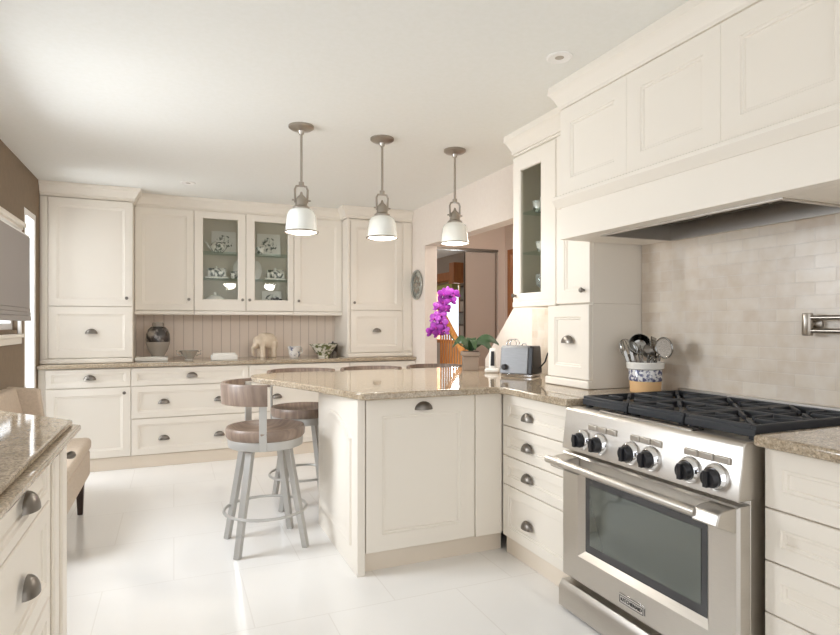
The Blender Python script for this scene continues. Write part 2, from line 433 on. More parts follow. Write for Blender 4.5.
# towers standing on the back counter
def tower(label, x0, x1, dx0, dx1, ztop, knob_side, zdiv=1.388, base_in=.0):
    W = x1-x0
    t = thing('tower_cabinet', label, 'cabinet', (x0,5.62,.906), 0, 'tower cabinets standing on the back counter')
    a, b = dx0-x0, dx1-x0
    z = lambda v: v-.906
    MB().box(0,W,.0225,.515,0,z(2.30)).build('carcass', cream, t, .002)
    m = MB()
    for i, (p, q) in enumerate(((0,a-.003),(b+.003,W))):
        if q-p > .02: m.box(p,q,.006,.0225,.042,z(2.30)); m.box(p+.012,q-.012,-.001,.006,.06,z(2.28))
    m.build('pilaster', cream, t, .003)
    MB().box(-.0,W,-.012,.0225,0,.040).build('base_moulding', cream, t, .008, 3)
    d = shaker(a,b,z(.952),z(zdiv)-g).build('door', cream, t); cup_pull(d, (a+b)/2, z(1.175))
    d = shaker(a,b,z(zdiv)+g,z(ztop)).build('door', cream, t)
    knob(d, b-.045 if knob_side > 0 else a+.035, z(zdiv)+.075)
    return t
tower('tall cream tower cabinet on the back counter next to the brown wall', -1.018, -.327, -.958, -.33, 2.298, 1)
tower('tall cream tower cabinet on the back counter next to the oval plate', 1.60, 2.297, 1.632, 2.184, 2.28, -1, 1.379)

# wall cabinets between the towers
ZU = 1.33
def wall_cab(label, x0, x1, knob_side):
    W = x1-x0
    t = thing('wall_cabinet', label, 'cabinet', (x0,5.82,ZU), 0, 'wall cabinets over the back counter')
    MB().box(0,W,.0225,.325,.0,.97).build('carcass', cream, t, .002)
    d = shaker(g,W-g,.036,.972).build('door', cream, t)
    knob(d, W-.045 if knob_side > 0 else .045, .14)
    MB().box(0,W,-.004,.0225,-.004,.032).build('light_rail', cream, t, .006)
wall_cab('cream wall cabinet with solid door beside the left tower', -.325, .174, 1)
wall_cab('cream wall cabinet with solid door beside the right tower', 1.104, 1.598, -1)
def glass_cab(label, name, loc, rotz, W, D, H, doors, shelves, group, rail=.034, back=cream_in):
    """doors: (x0,x1,z0,z1,gx0,gx1,gz0,gz1,knob_x,knob_z)"""
    t = thing(name, label, 'cabinet', loc, rotz, group)
    m = MB(); k = .018
    m.box(0,k,.0225,D,0,H); m.box(W-k,W,.0225,D,0,H); m.box(k,W-k,.0225,D,0,.034+k); m.box(k,W-k,.0225,D,H-k,H); m.box(k,W-k,D-.01,D,.034+k,H-k)
    m.build('carcass', back, t)
    for z in shelves: MB().box(k+.001,W-k-.001,.05,D-.011,z,z+.007).build('glass_shelf', shelf_glass, t)
    for x0,x1,z0,z1,gx0,gx1,gz0,gz1,kx,kz in doors:
        d = glass_frame(x0,x1,z0,z1,gx0,gx1,gz0,gz1).build('door', cream, t)
        MB().box(gx0-.002,gx1+.002,.011,.015,gz0-.002,gz1+.002).build('pane', glass, d)
        knob(d, kx, kz)
    MB().box(0,W,-.004,.0225,-.004,.032).build('light_rail', cream, t, .006)
    return t
GX = .176
glass_cab('cream wall cabinet with two glazed doors full of china', 'glazed_cabinet', (GX,5.82,ZU), 0, .926, .325, .97,
    [(.0,.464,.036,.972,.077,.392,.145,.908,.434,.142), (.470,.926,.036,.972,.551,.869,.145,.908,.500,.142)], [.345,.598], None)

# ------------------------------------------------------------------ china in the glazed cabinet
def square_plate(x, y, z, label, s=.235, lean=10, grp='square plates in the glazed cabinet'):
    t = thing('square_plate', label, 'plate', (x,y,z), 0, grp)
    m = MB(); h = s/2
    m.rings([(-h,h,0,s,.008),(-h,h,0,s,0),(-h*.72,h*.72,s*.14,s*.86,.005)])
    o = m.build('dish', porc_w, t, .003); o.rotation_euler = (-R(lean),0,0)
    o2 = MB().lathe([(0,0),(s*.34,0),(s*.34,.0015),(0,.002)], (0,.004,s/2), 'y-', 20).build('painted_motif', porc, t); o2.rotation_euler = (-R(lean),0,0)
def oval_plate(x, y, z, label, s=.15):
    t = thing('oval_plate', label, 'plate', (x,y,z), 0, 'oval plates in the glazed cabinet')
    o = MB().lathe([(0,.008),(.05,.008),(s*.5,0),(s*.5,.004),(.05,.013),(0,.013)], (0,0,s*.72), 'y-', 28, M=Matrix.Diagonal((.72,1,1.35))).build('dish', porc_w, t)
    o.rotation_euler = (-R(10),0,0)
    o = MB().lathe([(0,0),(.05,0),(.05,.001),(0,.001)], (0,-.009,s*.72), 'y-', 16, M=Matrix.Diagonal((.7,1,1.5))).build('painted_motif', porc, t); o.rotation_euler = (-R(10),0,0)
def teapot(x, y, z, label):
    t = thing('teapot', label, 'teapot', (x,y,z), R(180))
    MB().lathe([(0,0),(.045,0),(.05,.008),(.075,.04),(.078,.06),(.06,.09),(.04,.1),(0,.1)]).build('body', porc, t)
    MB().lathe([(.038,.1),(.03,.115),(.008,.122),(.012,.13),(.008,.14),(0,.142)], n=16).build('lid', porc_w, t)
    MB().tube([(.06,0,.035),(.09,0,.05),(.105,0,.085),(.13,0,.1)], .014, r2=.007).build('spout', porc_w, t)
    MB().tube([(-.06,0,.085),(-.1,0,.09),(-.115,0,.06),(-.095,0,.03),(-.065,0,.03)], .006).build('handle', porc_w, t)
def butter_dish(x, y, z, label):
    t = thing('butter_dish', label, 'dish', (x,y,z), 0, 'covered butter dishes in the glazed cabinet')
    MB().prism([(-.11,-.06),(.11,-.06),(.11,.06),(-.11,.06)],0,.016).build('tray', porc_w, t, .006)
    M = Matrix(((0,0,1,0),(1,0,0,0),(0,1,0,0),(0,0,0,1)))
    m = MB(); m.box(-.085,.085,-.045,.045,.016,.075); m.prism([(-.045,.075),(.045,.075),(0,.105)],-.085,.085,M)
    m.build('cover', porc, t, .008, 3)
    MB().ball((0,0,.112),.012).build('knob', porc_w, t)
def cup(x, y, z, label, grp='cups in the glazed cabinet', s=1.0, mat=None, rz=0):
    t = thing('cup', label, 'cup', (x,y,z), rz, grp)
    MB().lathe([(0,0),(.022*s,0),(.03*s,.01*s),(.04*s,.06*s),(.042*s,.07*s),(.039*s,.07*s),(.034*s,.02*s),(0,.01*s)]).build('body', mat or porc, t)
    MB().tube([(.036*s,0,.06*s),(.06*s,0,.055*s),(.062*s,0,.03*s),(.034*s,0,.022*s)], .005*s).build('handle', porc_w, t)
zs0, zs1, zs2 = ZU+.0525, ZU+.3525, ZU+.6055
# bottom floor of the cabinet is at zs0 and the glass shelves at zs1 and zs2
square_plate(.46, 6.075, zs2, 'square plate with dark flowers behind the teapot, upper left shelf')
teapot(.40, 5.97, zs2, 'floral teapot on the upper shelf behind the left glazed door')
butter_dish(.385, 5.98, zs1, 'covered white dish with gabled lid behind left glazed door, middle shelf')
cup(.545, 5.95, zs1, 'white cup on the middle shelf behind the left glazed door')
oval_plate(.60, 6.085, zs1, 'oval plate standing behind the cup on middle shelf, left door')
t = thing('tureen', 'lidded white tureen on the cabinet floor behind the left glazed door', 'tureen', (.37,5.98,zs0))
MB().lathe([(0,0),(.06,0),(.05,.012),(.085,.05),(.1,.085),(.095,.09),(0,.09)]).build('body', porc, t)
MB().lathe([(.098,.09),(.085,.115),(.05,.135),(.014,.142),(.02,.155),(.012,.168),(0,.17)]).build('lid', porc_w, t)
MB().tube([(.09,0,.075),(.125,0,.085),(.115,0,.055),(.08,0,.05)], .006).tube([(-.09,0,.075),(-.125,0,.085),(-.115,0,.055),(-.08,0,.05)], .006).build('handle', porc_w, t)
cup(.54, 5.94, zs0, 'patterned cup beside the lidded tureen, cabinet floor', s=.9)
square_plate(.90, 6.075, zs2, 'square plate with grey leaves behind a cup, upper right shelf')
cup(.795, 5.95, zs2, 'white cup in front of the leaf plate, upper right shelf', rz=R(150))
oval_plate(.775, 6.085, zs1, 'oval plate standing at left on middle shelf, right door')
butter_dish(.945, 5.97, zs1, 'low covered white dish behind the right glazed door, middle shelf')
square_plate(.93, 6.075, zs0, 'square plate behind the flower bowl, cabinet floor at right', s=.2)
t = thing('flower_bowl', 'small bowl of dark flowers on the cabinet floor behind the right glazed door', 'bowl', (.95,5.95,zs0))
MB().lathe([(0,0),(.04,0),(.045,.01),(.075,.05),(.08,.062),(.07,.055),(0,.045)]).build('bowl', porc_w, t)
m = MB()
for i in range(16): m.ball((random.uniform(-.06,.06),random.uniform(-.05,.05),.065+random.uniform(0,.045)), .02, u=8, v=6)
m.build('flowers', dark_glaze, t)

# ------------------------------------------------------------------ things on the back counter
ZC = .906
t = thing('ginger_jar', 'round jar with dark marbled top half on a white tray by the left tower', 'jar', (-.135,5.88,ZC+.0345)); t.scale = (.84,.84,1.0)
MB().lathe([(0,0),(.065,0),(.068,.012),(.10,.06),(.122,.12),(.123,.135)], n=32).build('base', grey_glaze, t)
MB().lathe([(.123,.135),(.125,.16),(.12,.205),(.1,.25),(.07,.275),(0,.276)], n=32).build('shoulder', dark_glaze, t)
MB().lathe([(0,.276),(.058,.276),(.06,.30),(.05,.315),(0,.318)], n=24).build('lid', grey_glaze, t)
t = thing('silver_bowl', 'small fluted silver bowl on the back counter right of the jar', 'bowl', (.13,5.83,ZC)); t.scale = (.86,.86,.86)
m = MB(); n = 40
prof = [(.0,0),(.045,0),(.04,.01),(.06,.04),(.09,.095),(.098,.102),(.092,.1),(.058,.045),(0,.02)]
m.lathe(prof, n=n)
for v in m.bm.verts:
    a = math.atan2(v.co.y, v.co.x); k = 1 + .05*math.cos(10*a); v.co.x *= k; v.co.y *= k
m.build('bowl', silver, t)
MB().tube([(.09,0,.085),(.125,0,.1),(.12,0,.06),(.07,0,.045)], .006).build('handle', steel_s, t)
MB().tube([(-.09,0,.085),(-.125,0,.1),(-.12,0,.06),(-.07,0,.045)], .006).build('handle', steel_s, t)
t = thing('napkin_box', 'low white napkin box on the back counter left of the elephant', 'box', (.435,5.74,ZC))
MB().box(-.115,.115,-.07,.07,0,.045).build('tray', paper, t, .004)
MB().box(-.10,.10,-.058,.058,.045,.062).build('napkins', paper, t, .003)
t = thing('serving_tray', 'flat white tray under the marbled round jar', 'tray', (-.185,5.83,ZC))
MB().prism([(-.135,-.10),(.135,-.10),(.135,.11),(-.135,.11)],0,.034).build('tray', paper, t, .006, 3)
MB().prism([(-.12,-.09),(.06,-.09),(.06,.0),(-.12,.0)],.0345,.040).build('card', porc_w, t)
# elephant figurine
t = thing('elephant_figurine', 'carved cream elephant figurine on the back counter', 'figurine', (.855,5.98,ZC), R(18)); t.scale = (.98,.98,1.02)
m = MB()
m.ball((.02,0,.165),.095,.065,.078); m.ball((-.03,0,.17),.075,.06,.075); m.ball((.05,0,.15),.06,.055,.07)
m.ball((-.098,0,.155),.046,.042,.052); m.ball((-.115,0,.125),.03,.028,.04)
for x, y in ((-.055,-.035),(-.055,.035),(.07,-.035),(.07,.035)):
    m.lathe([(0,0),(.029,0),(.027,.02),(.026,.08),(.034,.15),(0,.17)], (x,y,0), n=14)
m.tube([(-.13,0,.125),(-.145,0,.09),(-.146,0,.05),(-.135,0,.022),(-.118,0,.016)], .019, n=10, r2=.010)
m.ball((-.075,-.05,.15),.034,.008,.045); m.ball((-.075,.05,.15),.034,.008,.045)
m.tube([(-.118,-.024,.115),(-.14,-.028,.098),(-.156,-.027,.1)], .008, r2=.003); m.tube([(-.118,.024,.115),(-.14,.028,.098),(-.156,.027,.1)], .008, r2=.003)
m.tube([(.112,0,.18),(.128,0,.14),(.126,0,.09)], .006)
o = m.build('body', ivory, t)
rm = o.modifiers.new('remesh','REMESH'); rm.mode = 'VOXEL'; rm.voxel_size = .006; rm.use_smooth_shade = True
sm = o.modifiers.new('smooth','SMOOTH'); sm.iterations = 4
cup(1.10, 5.77, ZC, 'small blue patterned cup on the back counter right of elephant', None, 1.6, porc_cup, R(30))
t = thing('serving_bowl', 'wide green patterned serving bowl beside the right tower', 'bowl', (1.40,5.80,ZC))
MB().lathe([(0,0),(.055,0),(.055,.012),(.07,.03),(.125,.105),(.145,.13),(.138,.13),(.065,.035),(0,.025)], n=32).build('bowl', porc_green, t)
t = thing('canister', 'dark patterned canister in the counter corner behind the green bowl', 'canister', (1.535,5.96,ZC))
MB().lathe([(0,0),(.05,0),(.052,.01),(.052,.115),(.046,.12),(0,.12)]).build('body', dark_glaze, t)
MB().lathe([(0,.12),(.048,.12),(.045,.135),(.01,.14),(.01,.15),(0,.152)]).build('lid', dark_glaze, t)
# oval plate on the wall by the opening
t = thing('wall_plate', 'oval grey openwork plate hanging on the wall beside the hall opening', 'plate', (XR,5.475,1.64), -PI/2)
m = MB()
m.tube([(.13*math.cos(a),-.015,.142*math.sin(a)) for a in [2*PI*i/36 for i in range(36)]], .012, closed=True)
m.build('rim', principled('pewter_plate', lin(172,172,166), .35, .6), t)
MB().lathe([(0,.014),(.6,.012),(1,.006),(1,.002),(.6,.004),(0,.005)], (0,0,0), 'y-', 36, M=Matrix.Diagonal((.122,1,.134))).build('dish', mottled('plate_relief', lin(196,198,190), lin(120,122,116), 35, .4, .3, lo=.42, hi=.6, bump=.5), t)
m = MB()
for k in range(8):
    a = 2*PI*k/8; m.ball((.066*math.cos(a),-.016,.07*math.sin(a)), .022,.006,.022, u=10, v=6)
m.ball((0,-.017,0),.03,.008,.03)
m.build('relief', nickel, t)

# ------------------------------------------------------------------ peninsula
PY = 2.73
t = thing('peninsula_cabinet', 'cream peninsula cabinet under the granite breakfast bar', 'cabinet', (.826,PY,0))
MB().box(.04,1.44,.81,.83,.0,.868).box(.67,1.44,.0225,.60,.104,.868).build('carcass', cream, t, .002)
MB().box(.655,.817,.0,.0225,.104,.864).build('filler', cream, t, .003)
MB().box(.04,.84,.05,.07,0,.102).build('plinth', plinth_m, t)
# end panel with an arched raised panel, faces left
mp = MB().box(0,.04,0,.83,0,.868); endp = mp.build('end_panel', cream, t, .003)
def arched(inset, x, y0=.10, y1=.75, z0=.12, z1=.755, rise=.09):
    a, b, c, d = y0+inset, y1-inset, z0+inset, z1-inset
    pts = [(x,b,c),(x,a,c)]
    n = 14
    for i in range(n+1):
        s = i/n; yy = a+(b-a)*s
        pts.append((x,yy, d-rise + rise*math.sin(PI*s)**.8))
    return pts
m = MB(); rr = []
for ins, x in ((0,.0),(.004,-.010),(.014,-.012),(.03,-.004),(.055,-.003),(.075,-.010)):
    rr.append([m.bm.verts.new(p) for p in arched(ins, x)])
for A, B in zip(rr, rr[1:]):
    n = len(A)
    for i in range(n): m.face([A[i],A[(i+1)%n],B[(i+1)%n],B[i]])
m.face(rr[-1]); m.build('raised_panel', cream, endp)
# dishwasher with a matching front
t = thing('dishwasher', 'built-in dishwasher with cream panel front in the peninsula', 'dishwasher', (.868,PY,0))
d = shaker(.003,.608,.107,.864,.083).build('door', cream, t); cup_pull(d, .311, .82, .10, .042)
MB().box(.005,.605,.0225,.57,.104,.866).build('tub', steel, t)
# L shaped granite top
poly = [(1.602,2.115),(1.602,2.625),(1.588,2.66),(1.55,2.672),(.87,2.672),(.835,2.69),(.815,2.73),(.70,3.14),(.575,3.47),(.49,3.68),(.462,3.78),(.455,3.86),(.468,3.94),(.505,4.0),(.57,4.045),(.66,4.06),(2.296,4.06),(2.296,2.115)][::-1]
tag(MB().prism(poly, .870, .905).build('countertop', gran, bevel=.008, seg=3), 'beige granite breakfast bar top with a rounded end', 'countertop')
# drawer bank between peninsula and range
W = .60
cabinet('drawer_cabinet', 'cream four drawer cabinet between the peninsula and the range', 'cabinet', (1.645,2.726,0), -PI/2, W, .645, .868,
   [('drawer',.003,W-.003,.696,.864,[('cup',.24,.765)],.05), ('drawer',.003,W-.003,.536,.691,[('cup',.24,.612)],.045),
    ('drawer',.003,W-.003,.380,.531,[('cup',.24,.458)],.045), ('drawer',.003,W-.003,.100,.375,[('cup',.24,.22)],.05)], toe=.098, toe_in=.025)
# right of the range
W = .95
cabinet('drawer_cabinet', 'cream four drawer cabinet right of the range', 'cabinet', (1.66,1.222,0), -PI/2, W, .63, .868,
   [('drawer',.003,W-.003,.684,.864,[('cup',W/2,.775)],.055), ('drawer',.003,W-.003,.524,.679,[('cup',W/2,.60)],.05),
    ('drawer',.003,W-.003,.366,.519,[('cup',W/2,.443)],.05), ('drawer',.003,W-.003,.100,.361,[('cup',W/2,.23)],.055)], toe=.098, toe_in=.025)
tag(MB().prism([(1.615,.26),(2.286,.26),(2.286,1.226),(1.615,1.226)], .870, .905).build('countertop', gran, bevel=.011, seg=4), 'beige granite countertop right of the range', 'countertop')

# ------------------------------------------------------------------ range
RW = .868
t = thing('range', 'stainless steel six knob gas range with black iron grates', 'range', (1.575,2.108,0), -PI/2)
MB().box(.003,RW-.003,.055,.705,.03,.862).build('body', steel, t, .002)
M = Matrix(((0,0,1,0),(1,0,0,0),(0,1,0,0),(0,0,0,1)))
MB().prism([(0,.697),(.055,.697),(.10,.70),(.10,.876),(.04,.878),(.028,.872),(.022,.862)], 0, RW, M).build('control_panel', steel, t, .003)
MB().box(.004,RW-.004,.10,.70,.862,.872).build('cooktop', steel, t)
MB().box(.004,RW-.004,.675,.70,.872,.93).build('back_trim', steel, t, .003)
# drip tray slot: no real hollow, its shade is a thin dark plate
MB().box(.20,.66,.044,.096,.8765,.880).build('tray_slot_shade', slot_shade, t)
MB().tube([(.20,.041,.880),(.66,.041,.880)], .0045).build('tray_lip', steel_s, t)
# burners and grates
for cx in (.155,.434,.713):
    for cy in (.24,.53):
        b = MB().lathe([(0,.872),(.055,.872),(.055,.884),(.04,.887),(.04,.897),(.034,.902),(0,.903)], (cx,cy,0), n=24).build('burner', iron, t)
def grate(cx):
    m = MB(); w, y0, y1, z0, z1 = .272, .100, .665, .894, .922; h = w/2; b = .017
    m.box(cx-h,cx-h+b,y0,y1,z0,z1); m.box(cx+h-b,cx+h,y0,y1,z0,z1)
    m.box(cx-h+b,cx+h-b,y0,y0+b,z0,z1); m.box(cx-h+b,cx+h-b,y1-b,y1,z0,z1); m.box(cx-h+b,cx+h-b,(y0+y1)/2-b/2,(y0+y1)/2+b/2,z0,z1)
    for cy in (.232,.518):
        for k in range(8):
            a = 2*PI*k/8 + PI/8*0; ca, sa = math.cos(a), math.sin(a)
            L = min((h-b)/max(abs(ca),1e-6), .13/max(abs(sa),1e-6))
            m.bar((cx+.035*ca,cy+.035*sa,z1-.008),(cx+L*ca,cy+L*sa,z1-.008), .012, .016)
    for x in (cx-h+.02,cx+h-.02):
        for y in (y0+.02,y1-.02): m.box(x-.012,x+.012,y-.012,y+.012,.872,z0)
    # front and side skirts
    m.box(cx-h,cx+h,y0-.004,y0+.008,.884,.91)
    return m.build('grate', iron, t, .003)
for cx in (.155,.434,.713): grate(cx)
# knobs
for x in (.135,.240,.411,.511,.682,.784):
    k = MB().lathe([(0,.018),(.031,.018),(.031,.026),(.0285,.029),(.0275,.040),(.025,.043),(0,.043)], (x,.006,.754), 'y-', 24)
    k.box(x-.008,x+.008,-.047,-.034,.728,.780)
    k = k.build('control_knob', blackp, t, .0015)
    MB().lathe([(0,-.008),(.045,-.008),(.045,.004),(.040,.014),(.035,.020),(0,.020)], (x,.006,.754), 'y-', 28).build('bezel', chrome, k)
for a, b in ((.165,.335),(.405,.56),(.655,.838)):
    m = MB(); n = 3
    for i in range(n):
        u, v = a+(b-a)*i/n, a+(b-a)*(i+.86)/n
        m.box(u,v,.006,.03,.802,.824)
    m.build('indicator_strip', steel, t, .003)
# oven door
m = MB(); x0, x1, z0, z1 = .0, RW, .145, .683
m.rings([(x0,x1,z0,z1,.05),(x0,x1,z0,z1,.008),(x0+.008,x1-.008,z0+.008,z1-.008,0),
         (.108,.760,.258,.618,0),(.132,.738,.282,.594,.022)], cap=False)
door = m.build('oven_door', steel, t)
MB().box(.128,.742,.0215,.028,.278,.598).build('oven_window', oven_border, door)
MB().box(.160,.714,.0195,.0213,.316,.568).build('window_pane', oven_glass, door)
hb = MB()
hb.tube([(-.005,-.07,.652),(RW-.09,-.07,.652)], .021, n=14, flat=.75)
hd = hb.build('door_handle', steel, door)
for x in (.03,RW-.098): MB().prism([(-.086,.632),(-.076,.668),(-.05,.676),(-.001,.680),(-.001,.60)][::-1], x, x+.092, M).build('handle_bracket', steel, hd, .004)
# badge
MB().box(.361,.492,-.003,.0,.178,.215).build('badge', steel_s, door, .001)
bd = MB(); e = .0012
for z in (.1775,.2035): bd.box(.361,.482,-.0042,-.003,z,z+e)
for x in (.361,.481): bd.box(x,x+e,-.0042,-.003,.1775,.2045)
bd.box(.361,.475,-.0042,-.003,.2115,.2125); bd.box(.489,.4905,-.0042,-.003,.18,.205)
bd.build('badge_frame', blackp, door)
tc = bpy.data.curves.new('badge_text', 'FONT'); tc.body = 'KITCHENAID'; tc.size = .0185; tc.extrude = .0006; tc.align_x = 'CENTER'; tc.align_y = 'CENTER'
to = bpy.data.objects.new('badge_text', tc); COL.objects.link(to)
me = bpy.data.meshes.new_from_object(to.evaluated_get(bpy.context.evaluated_depsgraph_get())); bpy.data.objects.remove(to)
bt = bpy.data.objects.new('badge_lettering', me); COL.objects.link(bt); me.materials.append(blackp)
bt.parent = door; bt.location = (.4215,-.0038,.1910); bt.rotation_euler = (PI/2,0,0)
# bottom drawer and feet
m = MB(); m.prism([(-.018,.012),(-.018,.095),(.0,.122),(.05,.122),(.05,.012)][::-1], 0, RW, M)
m.build('bottom_drawer', steel, t, .002)
for x in (.05,RW-.05):
    for y in (.1,.62): MB().lathe([(0,0),(.02,0),(.02,.03),(0,.03)], (x,y,0), n=14).build('foot', blackp, t)

# ------------------------------------------------------------------ range hood
t = thing('range_hood', 'large cream panelled range hood over the gas range', 'hood', (1.76,2.37,1.656), -PI/2)
HW, HD, HH = 1.37, .525, .762
m = MB()
m.box(0,.02,.0225,HD,0,HH); m.box(HW-.02,HW,.0225,HD,0,HH); m.box(.02,HW-.02,.0225,.04,0,HH)
m.box(.02,HW-.02,.04,.09,0,.02); m.box(.02,HW-.02,.495,HD,0,.02); m.box(.02,.22,.09,.495,0,.02); m.box(1.07,HW-.02,.09,.495,0,.02)
m.build('carcass', cream, t, .002)
MB().box(0,HW,.0,.0225,0,.162).build('valance', cream, t, .003)
M2 = Matrix(((0,0,1,0),(1,0,0,0),(0,1,0,0),(0,0,0,1)))
MB().prism([(.0225,.155),(-.006,.155),(-.012,.165),(-.026,.18),(-.034,.192),(-.034,.206),(-.02,.214),(.0225,.214)][::-1], -.022, HW+.02, M2).build('moulding', cream, t, smooth=20)
for i in range(3): shaker(i*HW/3+.0003,(i+1)*HW/3-.0003,.215,.634,.075,ch=.0008).build('panel', cream, t)
m = MB(); m.box(.205,.222,.075,.51,-.006,.10); m.box(1.068,1.085,.075,.51,-.006,.10); m.box(.222,1.068,.075,.092,-.006,.10); m.box(.222,1.068,.493,.51,-.006,.10); m.box(.205,1.085,.075,.51,.10,.11)
lin_o = m.build('liner', steel, t)
for i in range(3):
    a = .226+i*.281; mm = MB(); mm.box(a,a+.276,.12,.46,.07,.085)
    for k in range(12): mm.box(a+.01,a+.266,.128+k*.027,.142+k*.027,.062,.07)
    mm.build('filter', principled('filter_steel', lin(120,112,104), .35, .9) if i == 0 else bpy.data.materials['filter_steel'], lin_o)

# ------------------------------------------------------------------ cabinets left of the hood
ZB = 1.345
glass_cab('narrow cream cabinet with one glazed door left of the range hood', 'glazed_cabinet', (1.95,3.11,ZB), -PI/2, .442, .34, .945,
    [(.002,.440,.03,.925,.082,.293,.082,.835,.034,.07)], [.33,.58], None)
t = thing('wall_cabinet', 'narrow cream cabinet with solid door between glass cabinet and hood', 'cabinet', (1.95,2.666,ZB), -PI/2)
MB().box(0,.286,.0225,.347,0,.945).build('carcass', cream, t, .002)
d = shaker(.002,.284,.004,.93,.07).build('door', cream, t); knob(d, .24, .07)
t = thing('counter_cabinet', 'small cream cabinet on the counter under the narrow cabinet', 'cabinet', (1.945,2.738,ZC), -PI/2)
MB().box(0,.358,.0225,.352,0,.4385).build('carcass', cream, t, .002)
d = shaker(.003,.355,.046,.434,.062).build('door', cream, t); cup_pull(d, .185, .25, .1)
MB().box(-.008,.366,-.014,.0225,0,.042).build('base_moulding', cream, t, .009, 3)
# glassware behind the narrow glazed door
def goblet(x, y, z, label):
    t = thing('goblet', label, 'glass', (x,y,z), 0, 'glassware in the narrow glazed cabinet')
    MB().lathe([(0,0),(.032,0),(.032,.003),(.005,.008),(.005,.06),(.03,.08),(.036,.12),(.033,.15),(.031,.15),(.033,.12),(.027,.083),(0,.068)], n=18).build('bowl', glassy, t)
glassy = principled('clear_glassware', (.9,.93,.92,1), .03, spec=.8, **{'Transmission Weight': .8, 'IOR': 1.3})
cupw = [(2.07,2.98),(2.07,2.86)]
goblet(2.08,2.99,ZB+.0525,'stemmed glass at left of the cabinet floor, narrow glazed cabinet')
goblet(2.06,2.87,ZB+.0525,'stemmed glass at right of the cabinet floor, narrow glazed cabinet')
cup(2.08,2.985,ZB+.3375,'small patterned cup on the middle shelf of the narrow glazed cabinet', None, .9, None, R(60))
t = thing('creamer', 'dark patterned creamer on the middle shelf of the narrow glazed cabinet', 'creamer', (2.07,2.86,ZB+.3375))
MB().lathe([(0,0),(.03,0),(.045,.03),(.035,.07),(.04,.09),(.036,.09),(.03,.07),(0,.02)]).build('body', dark_glaze, t)
MB().tube([(.04,0,.075),(.065,0,.07),(.06,0,.035),(.04,0,.03)], .005).build('handle', dark_glaze, t)
cup(2.08, 3.02, ZB+.5875, 'patterned cup on the top shelf of the narrow glazed cabinet', None, .95, None, R(90))
t = thing('small_bowl', 'small white bowl on the top shelf of the narrow glazed cabinet', 'bowl', (2.07,2.88,ZB+.5875))
MB().lathe([(0,0),(.03,0),(.055,.035),(.065,.06),(.06,.06),(.028,.01),(0,.008)]).build('bowl', porc_w, t)

# ------------------------------------------------------------------ pot filler
t = thing('pot_filler', 'nickel pot filler tap folded against the tile over the range', 'tap', (XR-.013,1.47,1.24), -PI/2)
MB().lathe([(0,0),(.032,0),(.032,.008),(.014,.014),(.014,.04),(0,.04)], (.0,.0,.0), 'y-', 20).build('wall_flange', nickel, t)
MB().lathe([(0,-.045),(.017,-.045),(.019,-.04),(.019,.036),(.017,.042),(0,.042)], (0,-.045,0), n=18).build('joint', nickel, t)
MB().tube([(0,-.045,.024),(.30,-.045,.024)], .0095, n=12).build('arm', nickel, t)
MB().tube([(0,-.045,-.026),(.30,-.045,-.026)], .0095, n=12).build('arm', nickel, t)
MB().lathe([(0,-.05),(.016,-.05),(.018,-.045),(.018,.04),(0,.044)], (.305,-.045,0), n=18).build('joint', nickel, t)
MB().tube([(.30,-.06,.024),(.34,-.09,.03)], .006).build('lever', nickel, t)

# ------------------------------------------------------------------ utensil crock
utensil_m = principled('utensil_steel', lin(158,156,152), .16, 1)
CX, CY = 2.14, 2.198
t = thing('utensil_crock', 'cream and blue banded crock with terracotta base left of the range', 'crock', (CX,CY,ZC))
MB().lathe([(0,0),(.070,0),(.072,.004),(.075,.055)], n=32).build('lower_band', terracotta, t)
MB().lathe([(.0755,.055),(.078,.058),(.079,.108),(.0775,.111),(.066,.111),(.066,.056)], n=32).build('patterned_band', porc_blue, t)
MB().lathe([(.079,.111),(.087,.116),(.089,.142),(.085,.148),(.074,.148),(.070,.10),(.063,.012),(0,.010)], n=32).build('rim', porc_w, t)
def lean(o, dx, dy, base=(0,0)):
    """stand a utensil in the crock, tilted towards (dx,dy)"""
    o.location = (CX+base[0], CY+base[1], ZC+.022)
    o.rotation_euler = (Vector((dx,dy,1)).to_track_quat('Z','Y')).to_euler()
def utensil(name, label, dx, dy, base, L):
    t = thing(name, label, 'utensil', (0,0,0), 0, 'utensils in the crock'); lean(t, dx, dy, base)
    MB().tube([(0,0,0),(0,0,L)], .0045, n=8).build('handle', utensil_m, t)
    return t
F = math.cos
u = utensil('ladle', 'large steel ladle, tallest in the middle of the crock', -.12,.10,(.0,-.01),.21)
MB().lathe([(0,-.046),(.034,-.037),(.049,-.014),(.052,.012),(.049,.012),(.033,-.031),(0,-.040)], (0,0,.215), n=20, M=Matrix.Rotation(R(70),3,'Y')).build('bowl', utensil_m, u)
u = utensil('skimmer', 'round wire mesh skimmer leaning right out of the crock', .04,-.80,(.0,.048),.215)
MB().tube([(.0,.05*math.cos(a),.255+.046*math.sin(a)) for a in [2*PI*i/28 for i in range(28)]], .004, closed=True).build('ring', utensil_m, u)
MB().lathe([(0,.002),(.6,.003),(1,.0),(1,-.001),(.6,.001),(0,-.001)], (0,0,.255), 'x', 24, M=Matrix.Diagonal((1,.049,.045))).build('mesh', mottled('wire_mesh', lin(176,168,158), lin(120,112,104), 300, .5, .5), u)
u = utensil('whisk', 'steel balloon whisk leaning left in the crock', -.18,.32,(-.01,.02),.15)
m = MB()
